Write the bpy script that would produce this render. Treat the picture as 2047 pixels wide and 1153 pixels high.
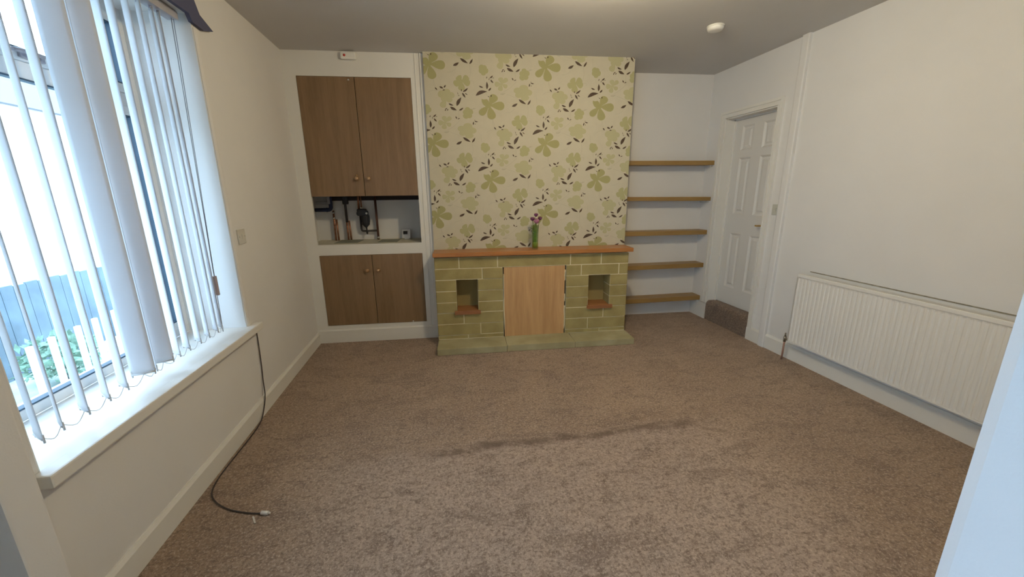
import bpy, bmesh, math, random
from mathutils import Vector, Matrix, noise
random.seed(7)
for o in list(bpy.data.objects): bpy.data.objects.remove(o)
sc = bpy.context.scene
COL = sc.collection
S = 1.12                         # survey units -> metres
PHI = math.atan(-0.0569)         # the fireplace wall stands slightly askew to the side walls

# ------------------------------------------------------------------ camera
cam = bpy.data.cameras.new('camera'); cam.sensor_width = 36; cam.lens = 781.9/2047*36; cam.clip_start = .02
co = bpy.data.objects.new('camera', cam); COL.objects.link(co); sc.camera = co
rx, ry, rz = -.2428, .0115, -.174
Rw = Matrix.Rotation(rz, 3, 'Z') @ Matrix.Rotation(rx, 3, 'X') @ Matrix.Rotation(ry, 3, 'Y')
right, fwd, up = Rw @ Vector((1,0,0)), Rw @ Vector((0,1,0)), Rw @ Vector((0,0,1))
m3 = Matrix((right, up, -fwd)).transposed()
co.matrix_world = Matrix.Translation(Vector((1.1534, -3.6048, 1.3226))*S) @ m3.to_4x4()

# ------------------------------------------------------------------ light and exposure
sc.view_settings.view_transform = 'Standard'; sc.view_settings.look = 'None'
sc.view_settings.gamma = 1; sc.view_settings.use_curve_mapping = False
sc.view_settings.exposure = 0.0
SKY = 7.7
LAMP = 640.0
w = bpy.data.worlds.new('world'); sc.world = w; w.use_nodes = True
nt = w.node_tree; bg = nt.nodes['Background']
bg.inputs[0].default_value = (.60, .78, 1.0, 1); bg.inputs[1].default_value = SKY
# ------------------------------------------------------------------ materials
MATS = {}
def mat(name, col, rough=.6, metal=0., spec=.5, var=0., vscale=8., vstretch=(1,1,1), col2=None, bump=0., bscale=200., emit=None, estr=0., trans=0., alpha=1., detail=4.):
    if name in MATS: return MATS[name]
    m = bpy.data.materials.new(name); m.use_nodes = True; n = m.node_tree.nodes; L = m.node_tree.links
    b = n['Principled BSDF']
    b.inputs['Base Color'].default_value = (*col, 1); b.inputs['Roughness'].default_value = rough
    b.inputs['Metallic'].default_value = metal; b.inputs['Specular IOR Level'].default_value = spec
    if trans: b.inputs['Transmission Weight'].default_value = trans
    if alpha < 1: b.inputs['Alpha'].default_value = alpha
    if emit: b.inputs['Emission Color'].default_value = (*emit, 1); b.inputs['Emission Strength'].default_value = estr
    tc = n.new('ShaderNodeTexCoord')
    if var or col2:
        mp = n.new('ShaderNodeMapping'); mp.inputs['Scale'].default_value = vstretch
        L.new(tc.outputs['Object'], mp.inputs[0])
        t = n.new('ShaderNodeTexNoise'); t.inputs['Scale'].default_value = vscale; t.inputs['Detail'].default_value = detail
        L.new(mp.outputs[0], t.inputs['Vector'])
        c2 = col2 or tuple(c*(1-var) for c in col)
        r = n.new('ShaderNodeMapRange'); r.inputs[1].default_value = .35; r.inputs[2].default_value = .65
        L.new(t.outputs['Fac'], r.inputs[0])
        mx = n.new('ShaderNodeMix'); mx.data_type = 'RGBA'
        mx.inputs[6].default_value = (*col, 1); mx.inputs[7].default_value = (*c2, 1)
        L.new(r.outputs[0], mx.inputs[0]); L.new(mx.outputs[2], b.inputs['Base Color'])
    if bump:
        t2 = n.new('ShaderNodeTexNoise'); t2.inputs['Scale'].default_value = bscale; t2.inputs['Detail'].default_value = 3
        L.new(tc.outputs['Object'], t2.inputs['Vector'])
        bp = n.new('ShaderNodeBump'); bp.inputs['Strength'].default_value = bump; bp.inputs['Distance'].default_value = .002
        L.new(t2.outputs['Fac'], bp.inputs['Height']); L.new(bp.outputs[0], b.inputs['Normal'])
    MATS[name] = m; return m

def wood(name, c1, c2, axis, rough=.45, scale=1.0):
    if name in MATS: return MATS[name]
    m = bpy.data.materials.new(name); m.use_nodes = True; n = m.node_tree.nodes; L = m.node_tree.links
    b = n['Principled BSDF']; b.inputs['Roughness'].default_value = rough
    tc = n.new('ShaderNodeTexCoord'); mp = n.new('ShaderNodeMapping')
    st = [14*scale]*3; st[axis] = 1.0*scale; mp.inputs['Scale'].default_value = st
    L.new(tc.outputs['Object'], mp.inputs[0])
    t = n.new('ShaderNodeTexNoise'); t.inputs['Scale'].default_value = 1.6; t.inputs['Detail'].default_value = 3; t.inputs['Distortion'].default_value = .6
    t2 = n.new('ShaderNodeTexNoise'); t2.inputs['Scale'].default_value = 12; t2.inputs['Detail'].default_value = 6
    L.new(mp.outputs[0], t.inputs['Vector']); L.new(mp.outputs[0], t2.inputs['Vector'])
    a = n.new('ShaderNodeMath'); a.operation = 'MULTIPLY_ADD'; a.inputs[1].default_value = .45
    L.new(t2.outputs['Fac'], a.inputs[0]); L.new(t.outputs['Fac'], a.inputs[2])
    r = n.new('ShaderNodeMapRange'); r.inputs[1].default_value = .5; r.inputs[2].default_value = .95
    L.new(a.outputs[0], r.inputs[0])
    mx = n.new('ShaderNodeMix'); mx.data_type = 'RGBA'; mx.inputs[6].default_value = (*c1, 1); mx.inputs[7].default_value = (*c2, 1)
    L.new(r.outputs[0], mx.inputs[0]); L.new(mx.outputs[2], b.inputs['Base Color'])
    bp = n.new('ShaderNodeBump'); bp.inputs['Strength'].default_value = .15; bp.inputs['Distance'].default_value = .001
    L.new(t2.outputs['Fac'], bp.inputs['Height']); L.new(bp.outputs[0], b.inputs['Normal'])
    MATS[name] = m; return m

def carpet(name, line=True):
    m = bpy.data.materials.new(name); m.use_nodes = True; n = m.node_tree.nodes; L = m.node_tree.links
    b = n['Principled BSDF']; b.inputs['Roughness'].default_value = .95; b.inputs['Specular IOR Level'].default_value = .15
    b.inputs['Sheen Weight'].default_value = .25; b.inputs['Sheen Roughness'].default_value = .6; b.inputs['Sheen Tint'].default_value = (.9,.8,.75,1)
    g = n.new('ShaderNodeNewGeometry')
    def nz(scale, det=4, rough=.6, stretch=(1,1,1), dist=0):
        mp = n.new('ShaderNodeMapping'); mp.inputs['Scale'].default_value = stretch; L.new(g.outputs['Position'], mp.inputs[0])
        t = n.new('ShaderNodeTexNoise'); t.inputs['Scale'].default_value = scale; t.inputs['Detail'].default_value = det; t.inputs['Roughness'].default_value = rough; t.inputs['Distortion'].default_value = dist
        L.new(mp.outputs[0], t.inputs['Vector']); return t.outputs['Fac']
    def rng(x, a, c, lo=0, hi=1):
        r = n.new('ShaderNodeMapRange'); r.inputs[1].default_value = a; r.inputs[2].default_value = c; r.inputs[3].default_value = lo; r.inputs[4].default_value = hi
        r.interpolation_type = 'SMOOTHSTEP'; L.new(x, r.inputs[0]); return r.outputs[0]
    def mth(op, x, y):
        k = n.new('ShaderNodeMath'); k.operation = op
        for i, q in enumerate((x, y)):
            if isinstance(q, (int, float)): k.inputs[i].default_value = q
            else: L.new(q, k.inputs[i])
        return k.outputs[0]
    def mix(f, A, B):
        mx = n.new('ShaderNodeMix'); mx.data_type = 'RGBA'
        for i, q in ((6, A), (7, B)):
            if isinstance(q, tuple): mx.inputs[i].default_value = (*q, 1)
            else: L.new(q, mx.inputs[i])
        L.new(f, mx.inputs[0]); return mx.outputs[2]
    D = 1.0 if line else .62  # step: the same carpet, darkened in colour to shade the riser
    base = mix(rng(nz(1.6, 5, .65), .35, .65), (.375*D,.262*D,.178*D), (.31*D,.212*D,.145*D))
    if line:
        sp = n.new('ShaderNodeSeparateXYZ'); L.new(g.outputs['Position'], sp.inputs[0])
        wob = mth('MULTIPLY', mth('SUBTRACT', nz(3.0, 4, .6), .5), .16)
        dy = mth('ADD', mth('ADD', sp.outputs[1], 1.785*S), wob)          # wavy line where the shading of the pile changes
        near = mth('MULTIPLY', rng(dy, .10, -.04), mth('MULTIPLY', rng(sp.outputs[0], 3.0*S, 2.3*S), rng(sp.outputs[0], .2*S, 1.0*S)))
        base = mix(mth('MULTIPLY', near, .34), base, (.60,.49,.44))  # paler grey front: window light on the carpet put into its colour
    base = mix(rng(nz(3.6, 7, .72, (1,1.8,1), .8), .50, .62, 0, .50), base, (.135*D,.088*D,.064*D))
    base = mix(rng(nz(9, 6, .75, (1,1.4,1), .5), .55, .64, 0, .62), base, (.12*D,.077*D,.056*D))
    base = mix(rng(nz(30, 4, .8), .46, .66, 0, .62), base, (.14*D,.093*D,.068*D))
    base = mix(rng(nz(90, 3, .8), .50, .62, 0, .55), base, (.70*D,.55*D,.44*D))
    base = mix(rng(nz(62, 3, .8), .50, .62, 0, .66), base, (.15*D,.10*D,.072*D))
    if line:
        pile_shade = mth('MULTIPLY', rng(mth('ABSOLUTE', dy, 0), .060, .010), mth('MULTIPLY', rng(sp.outputs[0], .85*S, 1.2*S), rng(sp.outputs[0], 2.75*S, 2.35*S)))
        pile_shade = mth('MULTIPLY', pile_shade, rng(nz(7, 4, .7), .36, .58, .25, 1))
        base = mix(mth('MULTIPLY', pile_shade, .75), base, (.10,.06,.038))  # dark line: the pile's change of shading painted into the colour
    L.new(base, b.inputs['Base Color'])
    h = mth('ADD', mth('MULTIPLY', nz(260, 3, .7), 1.0), mth('MULTIPLY', nz(30, 4, .6), 1.2))
    bp = n.new('ShaderNodeBump'); bp.inputs['Strength'].default_value = .8; bp.inputs['Distance'].default_value = .006
    L.new(h, bp.inputs['Height']); L.new(bp.outputs[0], b.inputs['Normal'])
    MATS[name] = m; return m

def glass_mat():
    m = bpy.data.materials.new('pane_glass'); m.use_nodes = True; n = m.node_tree.nodes; L = m.node_tree.links
    n.remove(n['Principled BSDF']); t = n.new('ShaderNodeBsdfTransparent'); t.inputs[0].default_value = (.93,.97,.98,1)
    g = n.new('ShaderNodeBsdfGlossy'); g.inputs['Roughness'].default_value = .02
    lw = n.new('ShaderNodeLayerWeight'); f = n.new('ShaderNodeMath'); f.operation = 'POWER'; f.inputs[1].default_value = 4; L.new(lw.outputs['Facing'], f.inputs[0])
    f2 = n.new('ShaderNodeMath'); f2.operation = 'MULTIPLY_ADD'; f2.inputs[1].default_value = .6; f2.inputs[2].default_value = .03; L.new(f.outputs[0], f2.inputs[0]); f = f2
    mx = n.new('ShaderNodeMixShader'); L.new(f.outputs[0], mx.inputs[0]); L.new(t.outputs[0], mx.inputs[1]); L.new(g.outputs[0], mx.inputs[2])
    L.new(mx.outputs[0], n['Material Output'].inputs[0]); return m
def slat_mat():
    m = bpy.data.materials.new('blind_fabric'); m.use_nodes = True; n = m.node_tree.nodes; L = m.node_tree.links
    n.remove(n['Principled BSDF'])
    d = n.new('ShaderNodeBsdfDiffuse'); d.inputs[0].default_value = (.85,.85,.86,1)
    t = n.new('ShaderNodeBsdfTranslucent'); t.inputs[0].default_value = (.72,.75,.80,1)
    mx = n.new('ShaderNodeMixShader'); mx.inputs[0].default_value = .36
    tc = n.new('ShaderNodeTexCoord'); wv = n.new('ShaderNodeTexWave'); wv.inputs['Scale'].default_value = 60; wv.bands_direction = 'Z'
    L.new(tc.outputs['Object'], wv.inputs['Vector']); bp = n.new('ShaderNodeBump'); bp.inputs['Strength'].default_value = .08
    L.new(wv.outputs['Fac'], bp.inputs['Height']); L.new(bp.outputs[0], d.inputs['Normal'])
    L.new(d.outputs[0], mx.inputs[1]); L.new(t.outputs[0], mx.inputs[2]); L.new(mx.outputs[0], n['Material Output'].inputs[0]); return m
def block_mat():
    m = bpy.data.materials.new('outside_blockwork'); m.use_nodes = True; n = m.node_tree.nodes; L = m.node_tree.links
    b = n['Principled BSDF']; b.inputs['Roughness'].default_value = .9
    tc = n.new('ShaderNodeTexCoord'); mp = n.new('ShaderNodeMapping'); mp.inputs['Rotation'].default_value = (math.radians(90), 0, 0)
    br = n.new('ShaderNodeTexBrick'); br.inputs['Scale'].default_value = 1; br.inputs['Brick Width'].default_value = .44; br.inputs['Row Height'].default_value = .19
    br.inputs['Mortar Size'].default_value = .022; br.inputs['Color1'].default_value = (.055,.055,.062,1); br.inputs['Color2'].default_value = (.075,.07,.078,1); br.inputs['Mortar'].default_value = (.30,.29,.29,1)
    L.new(tc.outputs['Object'], mp.inputs[0]); L.new(mp.outputs[0], br.inputs['Vector']); L.new(br.outputs['Color'], b.inputs['Base Color']); return m

PIER = mat('pier_paint_daylit', (.84,.85,.87), .75, var=.02, vscale=5, bump=.3, bscale=160)  # paler and bluer than the walls, standing in for daylight on the pier
WALL = mat('wall_paint', (.74,.73,.715), .75, var=.025, vscale=3, bump=.25, bscale=160)
CEIL = mat('ceiling_paint', (.63,.62,.61), .85, var=.03, vscale=2, bump=.25, bscale=120)
GLOSSW = mat('white_gloss_paint', (.76,.745,.70), .35, var=.02, vscale=4)
REVEAL = mat('white_emulsion', (.78,.78,.77), .6, bump=.15, bscale=150)
UPVC = mat('white_upvc', (.80,.82,.83), .3)
GASK = mat('dark_gasket', (.045,.09,.14), .5)
RADW = mat('radiator_enamel', (.76,.745,.71), .35)
PLASW = mat('white_plastic', (.80,.79,.75), .35)
PLASG = mat('aged_plastic', (.60,.585,.53), .4)
RED = mat('red_plastic', (.45,.03,.02), .4)
BRASS = mat('brass', (.62,.42,.16), .3, metal=1)
CHROME = mat('chrome', (.7,.7,.7), .2, metal=1)
COPPER = mat('copper', (.50,.24,.15), .42, metal=.75, var=.4, vscale=30)
BLACKP = mat('black_plastic', (.018,.022,.032), .45)
NAVY = mat('navy_lagging', (.022,.035,.10), .7)
DARK = mat('dark_tube', (.04,.035,.04), .5)
DARKW = mat('dark_board', (.035,.028,.035), .8)
OAKV = wood('oak_veneer', (.27,.17,.09), (.20,.122,.06), 2, .42)
OAKH = wood('shelf_oak', (.36,.225,.075), (.26,.15,.045), 0, .4)
MANT = wood('mantel_oak', (.47,.20,.06), (.34,.135,.035), 0, .3)
LEDG = wood('ledge_wood', (.36,.155,.06), (.25,.10,.04), 0, .4)
PLY = wood('plywood', (.60,.37,.175), (.46,.265,.115), 2, .55, .7)
STONE = mat('sandstone', (.38,.315,.135), .9, col2=(.30,.24,.095), vscale=7, bump=.6, bscale=90)
STONE2 = mat('hearth_stone', (.42,.385,.235), .8, col2=(.33,.295,.165), vscale=5, bump=.4, bscale=90)
MORT = mat('mortar', (.66,.60,.42), .95, bump=.5, bscale=200)
NICHE = mat('niche_render', (.32,.245,.10), .95, bump=.4, bscale=90)
PAPER = mat('wallpaper_ground', (.545,.505,.39), .8, var=.04, vscale=14)
PF1 = mat('paper_flower_dark', (.355,.335,.155), .8)
PF2 = mat('paper_flower_mid', (.40,.38,.20), .8)
PF3 = mat('paper_flower_pale', (.445,.42,.25), .8)
PLEAF = mat('paper_leaf', (.085,.05,.03), .6, var=.35, vscale=120)
PSTEM = mat('paper_stem', (.44,.41,.31), .7)
CARPET = carpet('brown_carpet'); CARPS = carpet('brown_carpet_shaded', False)
GLASS = glass_mat(); SLAT = slat_mat(); BLOCK = block_mat()
SLATE = mat('slate_fabric', (.085,.09,.16), .8)
MAST = mat('mat_grey', (.30,.31,.25), .8, var=.15)
WTOP = mat('cream_worktop', (.62,.58,.45), .5, var=.05)
BULB = mat('lit_bulb', (1,1,1), .5, emit=(1.0,.83,.54), estr=LAMP)

# ------------------------------------------------------------------ mesh building
class MB:
    def __init__(s): s.v = []; s.f = []; s.m = []; s.sm = []
    def add(s, vs, fs, mi=0, smooth=False):
        o = len(s.v); s.v += [tuple(v) for v in vs]
        for f in fs: s.f.append([i+o for i in f]); s.m.append(mi); s.sm.append(smooth)
        return s
    def box(s, x0, x1, y0, y1, z0, z1, mi=0):
        x0,x1 = sorted((x0,x1)); y0,y1 = sorted((y0,y1)); z0,z1 = sorted((z0,z1))
        return s.add([(x0,y0,z0),(x1,y0,z0),(x1,y1,z0),(x0,y1,z0),(x0,y0,z1),(x1,y0,z1),(x1,y1,z1),(x0,y1,z1)],
                     [(0,3,2,1),(4,5,6,7),(0,1,5,4),(1,2,6,5),(2,3,7,6),(3,0,4,7)], mi)
    def cbox(s, x0, x1, y0, y1, z0, z1, c, mi=0):          # box with chamfered edges
        x0,x1 = sorted((x0,x1)); y0,y1 = sorted((y0,y1)); z0,z1 = sorted((z0,z1)); c = min(c, (x1-x0)/2.2, (y1-y0)/2.2, (z1-z0)/2.2)
        bm = bmesh.new(); bmesh.ops.create_cube(bm, size=1)
        for v in bm.verts: v.co = Vector(((x0+x1)/2+v.co.x*(x1-x0), (y0+y1)/2+v.co.y*(y1-y0), (z0+z1)/2+v.co.z*(z1-z0)))
        bmesh.ops.bevel(bm, geom=bm.edges[:], offset=c, segments=2, affect='EDGES', profile=.6)
        bm.verts.ensure_lookup_table(); s.add([v.co[:] for v in bm.verts], [[v.index for v in f.verts] for f in bm.faces], mi); bm.free(); return s
    def prism(s, pts, axis, a, b, mi=0):                   # pts 2D in the two other axes (cyclic order), extruded along axis
        n = len(pts)
        def P(p, t):
            if axis == 0: return (t, p[0], p[1])
            if axis == 1: return (p[0], t, p[1])
            return (p[0], p[1], t)
        vs = [P(p, a) for p in pts]+[P(p, b) for p in pts]
        fs = [tuple(range(n))[::-1], tuple(range(n, 2*n))]+[(i,(i+1)%n,(i+1)%n+n,i+n) for i in range(n)]
        return s.add(vs, fs, mi)
    def tube(s, pts, r, n=12, mi=0, cap=True):
        pts = [Vector(p) for p in pts]; rs = r if isinstance(r, (list,tuple)) else [r]*len(pts)
        rings = []; N = None
        for i, p in enumerate(pts):
            t = (pts[min(i+1,len(pts)-1)]-pts[max(i-1,0)]).normalized()
            if N is None: N = t.orthogonal().normalized()
            else:
                N = (N - t*N.dot(t)); N = N.normalized() if N.length > 1e-6 else t.orthogonal().normalized()
            B = t.cross(N); rings.append([p+(N*math.cos(k*2*math.pi/n)+B*math.sin(k*2*math.pi/n))*rs[i] for k in range(n)])
        vs = [v for rg in rings for v in rg]; fs = []
        for i in range(len(pts)-1):
            for k in range(n): fs.append((i*n+k, i*n+(k+1)%n, (i+1)*n+(k+1)%n, (i+1)*n+k))
        s.add(vs, fs, mi, True)
        if cap: s.add(rings[0], [tuple(range(n))[::-1]], mi); s.add(rings[-1], [tuple(range(n))], mi)
        return s
    def lathe(s, prof, c, axis='Z', n=24, mi=0):           # prof [(r,h)]
        c = Vector(c); vs = []
        for r, h in prof:
            for k in range(n):
                a = k*2*math.pi/n; x, y = r*math.cos(a), r*math.sin(a)
                vs.append(c+(Vector((x,y,h)) if axis=='Z' else Vector((x,h,y)) if axis=='Y' else Vector((h,x,y))))
        fs = []
        for i in range(len(prof)-1):
            for k in range(n): fs.append((i*n+k, i*n+(k+1)%n, (i+1)*n+(k+1)%n, (i+1)*n+k))
        s.add(vs, fs, mi, True)
        m = len(prof)-1
        if prof[0][0] > 1e-5: s.add(vs[:n], [tuple(range(n))[::-1]], mi)
        if prof[-1][0] > 1e-5: s.add(vs[m*n:], [tuple(range(n))], mi)
        return s
    def ball(s, c, r, mi=0, sub=2, sc_=(1,1,1)):
        bm = bmesh.new(); bmesh.ops.create_icosphere(bm, subdivisions=sub, radius=1)
        vs = [(c[0]+v.co.x*r*sc_[0], c[1]+v.co.y*r*sc_[1], c[2]+v.co.z*r*sc_[2]) for v in bm.verts]
        s.add(vs, [[v.index for v in f.verts] for f in bm.faces], mi, True); bm.free(); return s

def smooth_path(pts, k=6):
    pts = [Vector(p) for p in pts]; out = []
    for i in range(len(pts)-1):
        p0, p1, p2, p3 = pts[max(i-1,0)], pts[i], pts[i+1], pts[min(i+2,len(pts)-1)]
        for j in range(k):
            t = j/k; out.append(.5*((2*p1)+(p2-p0)*t+(2*p0-5*p1+4*p2-p3)*t*t+(3*p1-p0-3*p2+p3)*t**3))
    return out+[pts[-1]]
def elbow(pts, r, k=5):                                    # polyline with rounded corners
    pts = [Vector(p) for p in pts]; out = [pts[0]]
    for i in range(1, len(pts)-1):
        a = (pts[i-1]-pts[i]).normalized(); b = (pts[i+1]-pts[i]).normalized()
        p, q = pts[i]+a*r, pts[i]+b*r
        for j in range(k+1):
            t = j/k; out.append((1-t)**2*p+2*t*(1-t)*pts[i]+t*t*q)
    return out+[pts[-1]]

WORLDM = {}
def place(o, base, back, parent):
    if parent is None:
        M = (Matrix.Rotation(PHI, 4, 'Z') if back else Matrix.Identity(4))
        M = Matrix.Translation((M @ Vector(base))*S) @ M
        o.matrix_world = M; o['_b'] = 0; WORLDM[o.name] = (Vector(base), back)
def tag(o, label=None, cat=None, group=None, kind=None):
    if label: o['label'] = label
    if cat: o['category'] = cat
    if group: o['group'] = group
    if kind: o['kind'] = kind
    return o
def thing(name, base, label=None, cat=None, group=None, back=False, kind=None):
    o = bpy.data.objects.new(name, None); o.empty_display_size = .1; COL.objects.link(o)
    R = Matrix.Rotation(PHI, 4, 'Z') if back else Matrix.Identity(4)
    o.matrix_world = Matrix.Translation((R @ Vector(base))*S) @ R
    WORLDM[o.name] = (Vector(base), back); return tag(o, label, cat, group, kind)
def obj(name, mb, mats, parent=None, base=None, back=False, label=None, cat=None, group=None, kind=None, mod=None):
    if not isinstance(mats, (list, tuple)): mats = [mats]
    if parent is not None: org, back = WORLDM[parent.name]
    else: org = Vector(base if base is not None else mb.v[0])
    me = bpy.data.meshes.new(name)
    me.from_pydata([((Vector(v)-org)*S)[:] for v in mb.v], [], mb.f)
    for m in mats: me.materials.append(m)
    for p, mi, sm in zip(me.polygons, mb.m, mb.sm): p.material_index = mi; p.use_smooth = sm
    me.update()
    bm = bmesh.new(); bm.from_mesh(me); bmesh.ops.remove_doubles(bm, verts=bm.verts, dist=1e-6)
    if name != 'wallpaper': bmesh.ops.recalc_face_normals(bm, faces=bm.faces)
    bm.to_mesh(me); bm.free()
    o = bpy.data.objects.new(name, me); COL.objects.link(o)
    if parent is not None: o.parent = parent; WORLDM[o.name] = (org, back)
    else:
        R = Matrix.Rotation(PHI, 4, 'Z') if back else Matrix.Identity(4)
        o.matrix_world = Matrix.Translation((R @ org)*S) @ R; WORLDM[o.name] = (org, back)
    return tag(o, label, cat, group, kind)

W = 3.8338; H = 2.4; YB = .382
# ================================================================== SETTING
YF = -6.2                                                   # the end of the through room, behind the camera
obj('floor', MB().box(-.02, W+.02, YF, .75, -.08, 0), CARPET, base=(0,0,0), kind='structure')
obj('ceiling', MB().box(-.32, W+.32, YF-.2, .9, H, H+.12), CEIL, base=(0,0,H), kind='structure')
wl = MB()
WY0, WY1, WZ0, WZ1 = -2.44, -1.2, .556, 2.18
V0, V1, VZ0, VZ1 = -5.75, -3.65, .5, 2.2               # front room's unseen window, inferred from daylight on the pier, enlarged to brighten it
wl.box(-.36, 0, V1, WY0, -.02, H).box(-.36, 0, YF, V0, -.02, H).box(-.36, 0, V0, V1, -.02, VZ0).box(-.36, 0, V0, V1, VZ1, H)
wl.box(-.36, 0, WY1, .75, -.02, H).box(-.36, 0, WY0, WY1, -.02, WZ0).box(-.36, 0, WY0, WY1, WZ1, H)
obj('wall_left', wl, WALL, base=(0,0,0), kind='structure')
DY0, DY1, DZ = -.68, -.08, 1.965                            # doorway in the right wall
wr = MB(); wr.box(W, W+.3, YF, DY0, -.02, H).box(W, W+.3, DY1, .75, -.02, H).box(W, W+.3, DY0, DY1, DZ, H)
wr.box(W+.16, W+.3, DY0, DY1, -.02, DZ)
obj('wall_right', wr, WALL, base=(W,0,0), kind='structure')
obj('wall_back', MB().box(-.4, 4.3, YB, YB+.2, -.02, H), WALL, base=(1.9,YB,0), back=True, kind='structure')
obj('wall_front', MB().box(-.3, W+.3, YF-.2, YF, -.02, H), WALL, base=(1.9,YF,0), kind='structure')
# piers left of the old dividing wall
obj('wall_pier_left', MB().cbox(-.01, .105, -2.64, -2.553, -.01, H+.01, .006), WALL, base=(0,-2.6,0), kind='structure')
obj('wall_pier_right', MB().cbox(1.90, W+.02, -3.55, -3.227, -.01, H+.01, .02), PIER, base=(1.9,-3.3,0), kind='structure')
# chimney breast with its wallpaper
A_ = -.041
cb = obj('wall_chimney_breast', MB().box(1.078, 2.829, A_, YB, -.01, H), WALL, base=(1.95,A_,0), back=True, kind='structure')

# ---- wallpaper pattern
U0, U1, Z0, Z1 = 1.079, 2.828, .80, H-.001
def cp(x, y): return (2.540+(x-910)*7.6e-4, 2.015-(y-705)*6.75e-4)
def rnd_blob(cx, cy, r, lobes, rot=0, depth=.25, sx=1, sy=1, seed=0):
    rr = random.Random(seed); ph = [rr.uniform(-.12,.12) for _ in range(lobes)]; am = [rr.uniform(.85,1.12) for _ in range(lobes)]
    pts = []; N = 44
    for k in range(N):
        a = k*2*math.pi/N; q = (a*lobes/(2*math.pi)) % lobes; i = int(q) % lobes; f = abs(math.sin(math.pi*(q-int(q))))
        R = r*am[i]*((1-depth)+depth*f**.55); b = a+rot
        pts.append((cx+R*math.cos(b)*sx, cy+R*math.sin(b)*sy))
    return pts
def petal(bx, by, tx, ty, wd, blunt=.72):
    dx, dy = tx-bx, ty-by; l = math.hypot(dx, dy); ux, uy = dx/l, dy/l; nx, ny = -uy, ux; pts = []
    prof = [(0,.16),(.2,.34),(.42,.74),(.62,.97),(.78,1.0),(.90,.82),(.97,.5),(1.0,.18)]
    for t, h in prof: pts.append((bx+dx*t+nx*wd*h, by+dy*t+ny*wd*h))
    for t, h in prof[::-1]: pts.append((bx+dx*t-nx*wd*h, by+dy*t-ny*wd*h))
    return pts
def leaf(ax, ay, bx, by, wd, curve=.12):
    dx, dy = bx-ax, by-ay; l = math.hypot(dx, dy); nx, ny = -dy/l, dx/l; up_, dn = [], []
    for k in range(9):
        t = k/8; h = math.sin(math.pi*t**.85)*wd/2; c = curve*l*math.sin(math.pi*t)
        up_.append((ax+dx*t+nx*(h+c), ay+dy*t+ny*(h+c))); dn.append((ax+dx*t+nx*(-h+c), ay+dy*t+ny*(-h+c)))
    return up_+dn[::-1][1:-1]
def stem(pts, wd=3):
    P = smooth_path([(x,y,0) for x,y in pts], 6); out = []
    for i in range(len(P)-1):
        a, b = P[i], P[i+1]; d = (b-a).normalized(); n = Vector((-d.y, d.x, 0))*wd/2
        out.append([(a+n)[:2], (b+n)[:2], (b-n)[:2], (a-n)[:2]])
    return out
EL = []   # (material, layer, points)
def E_(mi, layer, pts): EL.append((mi, layer+.12*(len(EL)%7), [cp(*p) for p in pts]))
for pts in ([(705,262),(715,330),(705,400),(690,430)], [(590,870),(545,920),(490,965),(410,1015)], [(570,860),(575,810),(570,770)], [(325,430),(320,480),(350,530),(380,548)],
            [(365,548),(300,550),(250,580)], [(690,745),(730,750),(765,740)], [(250,400),(300,390),(330,400)], [(900,560),(870,575),(900,610)], [(470,350),(520,340),(560,310)], [(880,780),(930,850),(960,940)],
            [(190,600),(190,650),(195,690)], [(235,830),(232,850),(240,880)], [(690,440),(740,440),(740,470)], [(610,200),(560,170),(480,140)]):
    for q in stem(pts, 3.2): E_(5, 1, q)
E_(5, 1, leaf(405,1018,470,1000,16)); E_(5, 1, leaf(760,742,715,760,14))
E_(4-1, 2, rnd_blob(455,610,92,5,.4,.32,1.0,.95,3)); E_(3, 2, petal(445,640,395,735,34))
E_(4-1, 2, rnd_blob(650,1000,102,5,.55,.36,1.05,.82,5))
E_(3, 2, petal(425,905,350,910,30)); E_(3, 2, petal(425,905,412,832,26)); E_(3, 2, petal(425,905,488,842,24)); E_(3, 2, petal(425,905,485,940,24)); E_(3, 2, petal(425,905,405,980,27)); 
E_(2, 3, rnd_blob(850,315,60,5,.9,.2,.95,1.08,7))
E_(2, 3, rnd_blob(670,795,64,5,.3,.26,.95,1.05,9))
for t in ((575,390),(690,395),(705,470),(535,480),(612,545)): E_(2, 3, petal(618,440,t[0],t[1],36))

E_(1, 4, petal(905,705,975,588,46)); E_(1, 4, petal(905,705,1070,714,49)); E_(1, 4, petal(905,705,938,864,46)); E_(1, 4, petal(905,705,802,812,38))
E_(1, 4, [(900,715),(868,722),(838,695),(826,665),(824,634),(848,642),(880,636),(900,655),(908,690)])

for L_ in ((762,600,888,552,40,-.12),(885,527,885,442,24,.03),(800,490,847,510,16,.05),(899,543,930,507,18,.05),(918,404,952,374,16,.05),(926,420,956,457,17,.05),(880,408,890,385,8,.05),(945,402,965,398,6,0),(908,428,914,400,6,0),
           (556,718,608,620,36,-.05),(470,690,522,712,18,.06),(484,728,556,766,30,.04),(578,768,626,735,18,.05),
           (626,560,682,515,20,.06),(619,570,652,626,20,.0),(648,574,676,594,10,.0),(612,556,612,528,9,0),
           (610,195,692,249,28,.03),(707,257,742,198,20,.03),(534,277,597,240,28,.05),
           (382,506,422,526,20,.0),(428,518,449,487,16,.0),(335,516,357,545,14,.0),(412,547,441,543,11,-.1),
           (538,835,554,864,13,0),(560,868,588,857,9,-.1),(724,932,733,892,13,0),(740,884,781,894,12,.1),(740,880,747,870,5,0),(744,930,750,910,5,0),
           (428,776,440,752,10,0),(452,772,463,752,10,0),(432,748,455,742,9,.2),(893,602,910,614,8,0),(926,610,932,588,12,0),(568,565,576,595,5,0),(572,604,592,600,6,0),
           (722,118,735,80,0.1,0)):
    if L_[4] > 1: E_(4, 5, leaf(*L_))
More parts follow.
